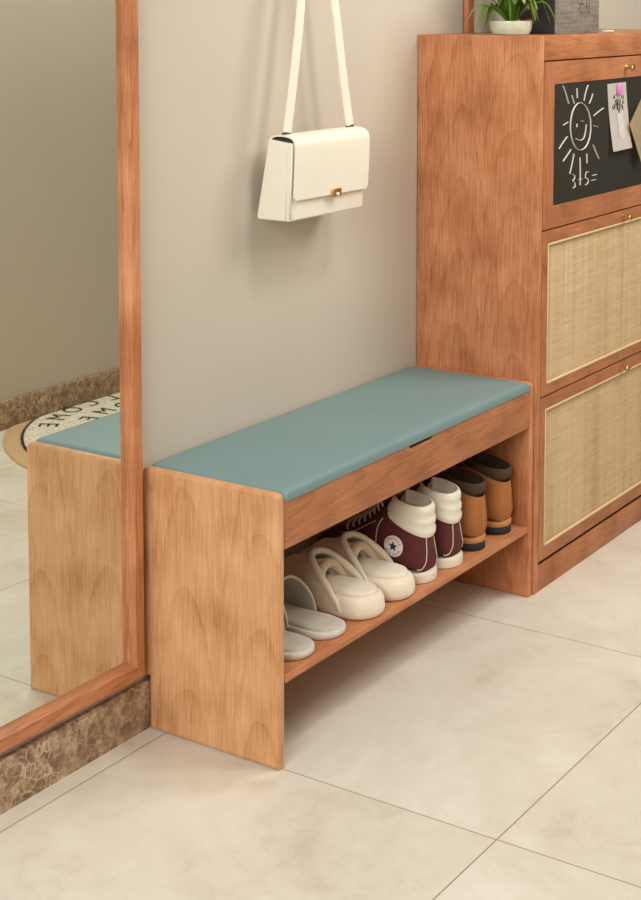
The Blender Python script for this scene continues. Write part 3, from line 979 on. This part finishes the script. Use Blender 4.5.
def snapped(tree, pts, r, lift=0.0004, n=6):
    out = []
    for p in spline(pts, n):
        q, nrm, i, d = tree.find_nearest(p)
        out.append(q+nrm*lift*(1 if nrm.dot(p-q) >= -1e-4 or d < 0.004 else -1))
    return tube(out, r, 6)

def make_sneaker(loc, rz, label):
    t = thing('high_top_sneaker', label, 'sneaker', loc, rz, 'maroon high top sneakers')
    L = 0.268
    ol = [(x, y-0.003) for x, y in outline(L+0.003, 0.0470, 0.0480)]
    obj('sole', slab(ol, [(0, 0.002), (0.001, 0.0), (0.016, 0.0), (0.0190, 0.001), (0.0210, 0.003)]), M['rubber'], t, 50)
    R = [(.262, .036, .264, .028, .016), (.252, .052, .257, .022, .034), (.235, .062, .242, .0205, .041), (.210, .069, .215, .0205, .0445), (.182, .080, .175, .0205, .0435),
         (.158, .094, .125, .0185, .0415), (.138, .108, .080, .0185, .0415), (.126, .118, .040, .0185, .0420), (.119, .125, .006, .0205, .0425), (.114, .131, .0005, .042, .0405),
         (.109, .138, .003, .066, .0375), (.104, .144, .006, .092, .0345)]
    rows, fu = sock(R, e=[2.2, 2.3, 2.4, 2.5, 2.6, 2.8, 3.2, 3.6, 3.6, 3.4, 3.0, 2.6, 2.4])
    b = grid(rows, True, (True, False))
    bmesh.ops.recalc_face_normals(b, faces=b.faces)
    tree = BVHTree.FromBMesh(b)
    up = obj('upper', b, M['maroon'], t, 60)
    # padded ankle collar: three soft rolls, open at the front
    C = [(.108, .128, .0035, .088, .0358), (.106, .131, .0005, .093, .0385), (.103, .135, -.0005, .102, .0392), (.100, .139, .0035, .109, .0375), (.098, .142, .0005, .115, .0392), (.095, .147, .001, .123, .0392),
         (.093, .150, .0050, .129, .0375), (.090, .154, .0025, .135, .0390), (.086, .161, .003, .145, .0385), (.083, .166, .006, .1505, .0365), (.080, .1665, .010, .151, .034), (.079, .160, .013, .145, .032), (.081, .140, .014, .120, .031)]
    a0 = 0.62
    rows, fu = sock(C, 28, (a0, 2*PI-a0))
    b = grid(rows)
    bmesh.ops.recalc_face_normals(b, faces=b.faces)
    bmesh.ops.solidify(b, geom=b.faces[:], thickness=0.0015)
    c = obj('ankle_collar', b, M['ivory_pad'], t, 60)
    c['label'] = 'ivory padded ankle collar'
    # dark inside
    rows, fu = sock([(.094, .128, .016, .104, .029), (.096, .118, .02, .094, .029)], 24)
    obj('insole_lining', grid(rows, True, (False, True)), M['ivory_pad'], t)
    # tongue
    rows = []
    for k, (y, z, w) in enumerate(((.168, .0875, .018), (.148, .102, .019), (.130, .117, .020), (.112, .136, .021), (.098, .156, .022), (.088, .176, .021), (.085, .182, .015))):
        rows.append([(w*math.sin(a), y+0.010*(math.cos(a)-1)+0.004, z+0.006*(math.cos(a)-1)+0.0035) for a in [-1.3+2.6*i/8 for i in range(9)]])
    b = grid(rows)
    bmesh.ops.recalc_face_normals(b, faces=b.faces)
    bmesh.ops.solidify(b, geom=b.faces[:], thickness=0.004)
    tg = obj('tongue', b, M['maroon_dark'], t, 60)
    # laces
    b = bmesh.new()
    st = [(.188, .082), (.174, .0895), (.160, .098), (.147, .107), (.135, .117), (.124, .127), (.115, .138), (.107, .149)]
    for i, (y, z) in enumerate(st):
        w = 0.021
        tube([(-w-0.004, y-.006, z-.010), (-w, y, z-.002), (-w*.4, y+.002, z+.0065), (w*.4, y+.002, z+.0065), (w, y, z-.002), (w+0.004, y-.006, z-.010)], 0.0024, 6, b)
        if i+1 < len(st):
            y2, z2 = st[i+1]
            tube([(-w, y, z), (0, (y+y2)/2+.004, (z+z2)/2+.009), (w, y2, z2)], 0.0021, 6, b)
    obj('laces', b, M['lace'], t, 60)
    # stitch lines: heel strip, eyestay edge
    for s in (-1, 1):
        obj('heel_stitching', snapped(tree, [(s*0.0150, 0.0030, 0.092), (s*0.0180, 0.000, 0.065), (s*0.0215, 0.000, 0.045), (s*0.028, 0.002, 0.030), (s*0.042, 0.014, 0.0245)], 0.0011), M['lace'], up, 60)
        obj('side_stitching', snapped(tree, [(s*0.0330, 0.094, 0.118), (s*0.0400, 0.104, 0.098), (s*0.0430, 0.108, 0.060), (s*0.0430, 0.112, 0.025)], 0.0012), M['lace'], up, 60)
        obj('eyestay_stitching', snapped(tree, [(s*0.030, 0.108, 0.108), (s*0.031, 0.130, 0.096), (s*0.032, 0.160, 0.078), (s*0.030, 0.195, 0.065)], 0.0011), M['lace'], up, 60)
    return t

def patch(t, up_x):
    # round ankle patch on the outer side (-x) of a sneaker, as a part of it
    cy, cz, r = 0.066, 0.0685, 0.0215
    n = 32
    rows = [[(up_x-0.0002-d, cy+rr*math.cos(2*PI*k/n), cz+rr*math.sin(2*PI*k/n)) for k in range(n)] for rr, d in ((r, -0.004), (r, 0.001), (r-0.001, 0.0018))]
    p = obj('ankle_patch', grid(rows, True, (True, True)), M['patch_white'], t, 40)
    p['label'] = 'round white ankle patch with a navy star'
    sp = star(0.0105, cy, cz, 0.06)
    # seen from -x the y axis runs to the left, which leaves the star unchanged
    b = prism(sp, 'X', up_x-0.0030, up_x-0.0015)
    obj('star', b, M['navy'], p, 0)
    def ring_text(s, a_mid, step, inward, name, mat, size):
        bm = bmesh.new()
        for i, ch in enumerate(s):
            if ch == ' ': continue
            a = a_mid+(i-(len(s)-1)/2)*step*(-1 if not inward else 1)
            q = text_bm(ch, size, 0.0004)
            rr = 0.0163
            base = Vector((math.cos(a), math.sin(a)))*rr
            rot = a-PI/2 if not inward else a+PI/2
            c_, s_ = math.cos(rot), math.sin(rot)
            for v in q.verts:
                lx, ly = v.co.x, v.co.y-size*0.34
                hx, hz = base.x+lx*c_-ly*s_, base.y+lx*s_+ly*c_
                v.co = Vector((up_x-0.0021-v.co.z, cy-hx, cz+hz))
            join(bm, q)
        obj(name, bm, mat, p, 0)
    ring_text('CONVERSE', PI/2, 0.33, False, 'red_lettering', M['red'], 0.0078)
    ring_text('ALL STAR', -PI/2, 0.30, True, 'red_lettering', M['red'], 0.0070)

def make_boot(loc, rz, label):
    t = thing('ankle_boot', label, 'boot', loc, rz, 'tan leather boots')
    L = 0.266
    ol = outline(L, 0.0368, 0.0450)
    obj('sole', slab(ol, [(0, 0.002), (0.001, 0.001), (0.015, 0.001), (0.0165, 0.002)]), M['boot_sole'], t, 50)
    obj('welt', slab(ol, [(0.0166, 0.0012), (0.019, 0.0002), (0.0265, 0.0002), (0.0285, 0.0016)]), M['tan_light'], t, 60)
    R = [(.258, .036, .262, .030, .016), (.248, .055, .255, .027, .034), (.230, .066, .238, .026, .041), (.205, .074, .212, .026, .0435), (.178, .086, .172, .026, .043),
         (.155, .100, .125, .026, .0405), (.136, .113, .080, .026, .0395), (.124, .122, .040, .026, .0390), (.117, .129, .006, .028, .0390), (.112, .135, .001, .045, .0385),
         (.107, .141, .0015, .070, .0365), (.104, .147, .002, .095, .0355), (.102, .150, .004, .113, .0345)]
    rows, fu = sock(R, e=[2.2, 2.3, 2.4, 2.5, 2.6, 2.8, 3.2, 3.6, 3.6, 3.4, 3.0, 2.6, 2.4])
    b = grid(rows, True, (True, False))
    bmesh.ops.recalc_face_normals(b, faces=b.faces)
    tree = BVHTree.FromBMesh(b)
    up = obj('upper', b, M['tan'], t, 60)
    C = [(.109, .146, .0025, .1205, .0356), (.107, .149, .0005, .124, .0369), (.104, .153, .0005, .132, .0371), (.100, .158, .0020, .139, .0365), (.096, .160, .005, .142, .034), (.095, .154, .009, .136, .0315), (.098, .13, .012, .108, .031)]
    a0 = 0.55
    rows, fu = sock(C, 28, (a0, 2*PI-a0))
    b = grid(rows)
    bmesh.ops.recalc_face_normals(b, faces=b.faces)
    bmesh.ops.solidify(b, geom=b.faces[:], thickness=0.0015)
    c = obj('ankle_collar', b, M['boot_collar'], t, 60)
    c['label'] = 'dark brown padded ankle collar'
    rows, fu = sock([(.092, .128, .016, .104, .028), (.096, .116, .02, .094, .028)], 24)
    obj('insole_lining', grid(rows, True, (False, True)), M['boot_lining'], t)
    rows = []
    for k, (y, z, w) in enumerate(((.160, .096, .019), (.140, .111, .020), (.122, .127, .022), (.106, .146, .024), (.094, .164, .026), (.086, .184, .025), (.083, .192, .018))):
        rows.append([(w*math.sin(a), y+0.012*(math.cos(a)-1)+0.004, z+0.006*(math.cos(a)-1)+0.0035) for a in [-1.3+2.6*i/8 for i in range(9)]])
    b = grid(rows)
    bmesh.ops.recalc_face_normals(b, faces=b.faces)
    bmesh.ops.solidify(b, geom=b.faces[:], thickness=0.005)
    tg = obj('tongue', b, M['boot_lining'], t, 60)
    b = bmesh.new()
    st = [(.180, .087), (.163, .097), (.147, .108), (.132, .120), (.120, .132), (.110, .145)]
    for i, (y, z) in enumerate(st):
        w = 0.022
        tube([(-w-0.004, y-.006, z-.010), (-w, y, z-.002), (-w*.4, y+.002, z+.0075), (w*.4, y+.002, z+.0075), (w, y, z-.002), (w+0.004, y-.006, z-.010)], 0.0026, 6, b)
    obj('laces', b, M['boot_collar'], t, 60)
    for s in (-1, 1):
        for (y, z) in st[2:]:
            q = bmesh.new(); bmesh.ops.create_icosphere(q, subdivisions=2, radius=0.0036)
            for v in q.verts: v.co = v.co+Vector((s*0.0285, y-0.010, z-0.012))
            obj('eyelet', q, M['brass'], up, 60)
    b = snapped(tree, [(0.0, 0.001, 0.110), (0.0, 0.0, 0.08), (0.0, 0.0, 0.045), (0, 0.0, 0.032)], 0.0011)
    obj('heel_seam', b, M['tan_light'], up, 60)
    return t

YH = -0.286
make_flat_slipper((0.092, YH-0.003, ZS), 0.0, 'thin grey slipper nearest the left end panel of the bench')
make_flat_slipper((0.198, YH, ZS), 0.0, 'thin grey slipper beside the plush slippers')
make_plush((0.3145, YH-0.010, ZS), 0.0, 'cream plush slipper nearer the thin grey slippers')
make_plush((0.4262, YH-0.010, ZS), 0.0, 'cream plush slipper next to the maroon sneaker with the star')
s1 = make_sneaker((0.531, YH+0.002, ZS), 0.0, 'maroon high top sneaker with round star patch, beside the plush slippers')
patch(s1, -0.0412)
make_sneaker((0.634, YH, ZS), 0.0, 'maroon high top sneaker next to the tan boots')
make_boot((0.746, YH+0.002, ZS), 0.0, 'tan ankle boot next to the maroon sneaker')
make_boot((0.868, YH+0.004, ZS), 0.0, 'tan ankle boot nearest the right end panel of the bench')

# ------------------------------------------------------------------ round doormat by the opposite wall (seen in the mirror)
rug = thing('door_mat', 'round tan and cream welcome mat by the far wall, seen in the mirror', 'mat', (1.625, -1.1, 0))
RO, RI = 0.655, 0.600
yc = WF+0.013+1.1
def dpoly(r, n=72):
    out = [(r*math.cos(2*PI*k/n), r*math.sin(2*PI*k/n)) for k in range(n)]
    return [(x, max(y, yc)) for x, y in out]
obj('border', prism(dpoly(RO), 'Z', 0.0003, 0.0070), M['rug_tan'], rug, 30)
obj('outline_ring', prism(dpoly(RI+0.004), 'Z', 0.0071, 0.0082), M['rug_black'], rug, 30)
obj('field', prism(dpoly(RI-0.006), 'Z', 0.0083, 0.0090), M['rug_cream'], rug, 30)
def arc_text(txt, R, size, step):
    for i, ch in enumerate(txt):
        a = -PI/2-(i-(len(txt)-1)/2)*step
        q = text_bm(ch, size, 0.0004)
        up = Vector((math.cos(a), math.sin(a)))           # letters stand towards the wall
        rt = Vector((up.y, -up.x))
        for v in q.verts:
            h = up*R+rt*v.co.x+up*v.co.y
            v.co = Vector((h.x, h.y, 0.0096+v.co.z))
        obj('letter', q, M['rug_black'], rug, 0)
arc_text('WELCOME', 0.505, 0.088, 0.175)
arc_text('HOME', 0.405, 0.088, 0.22)
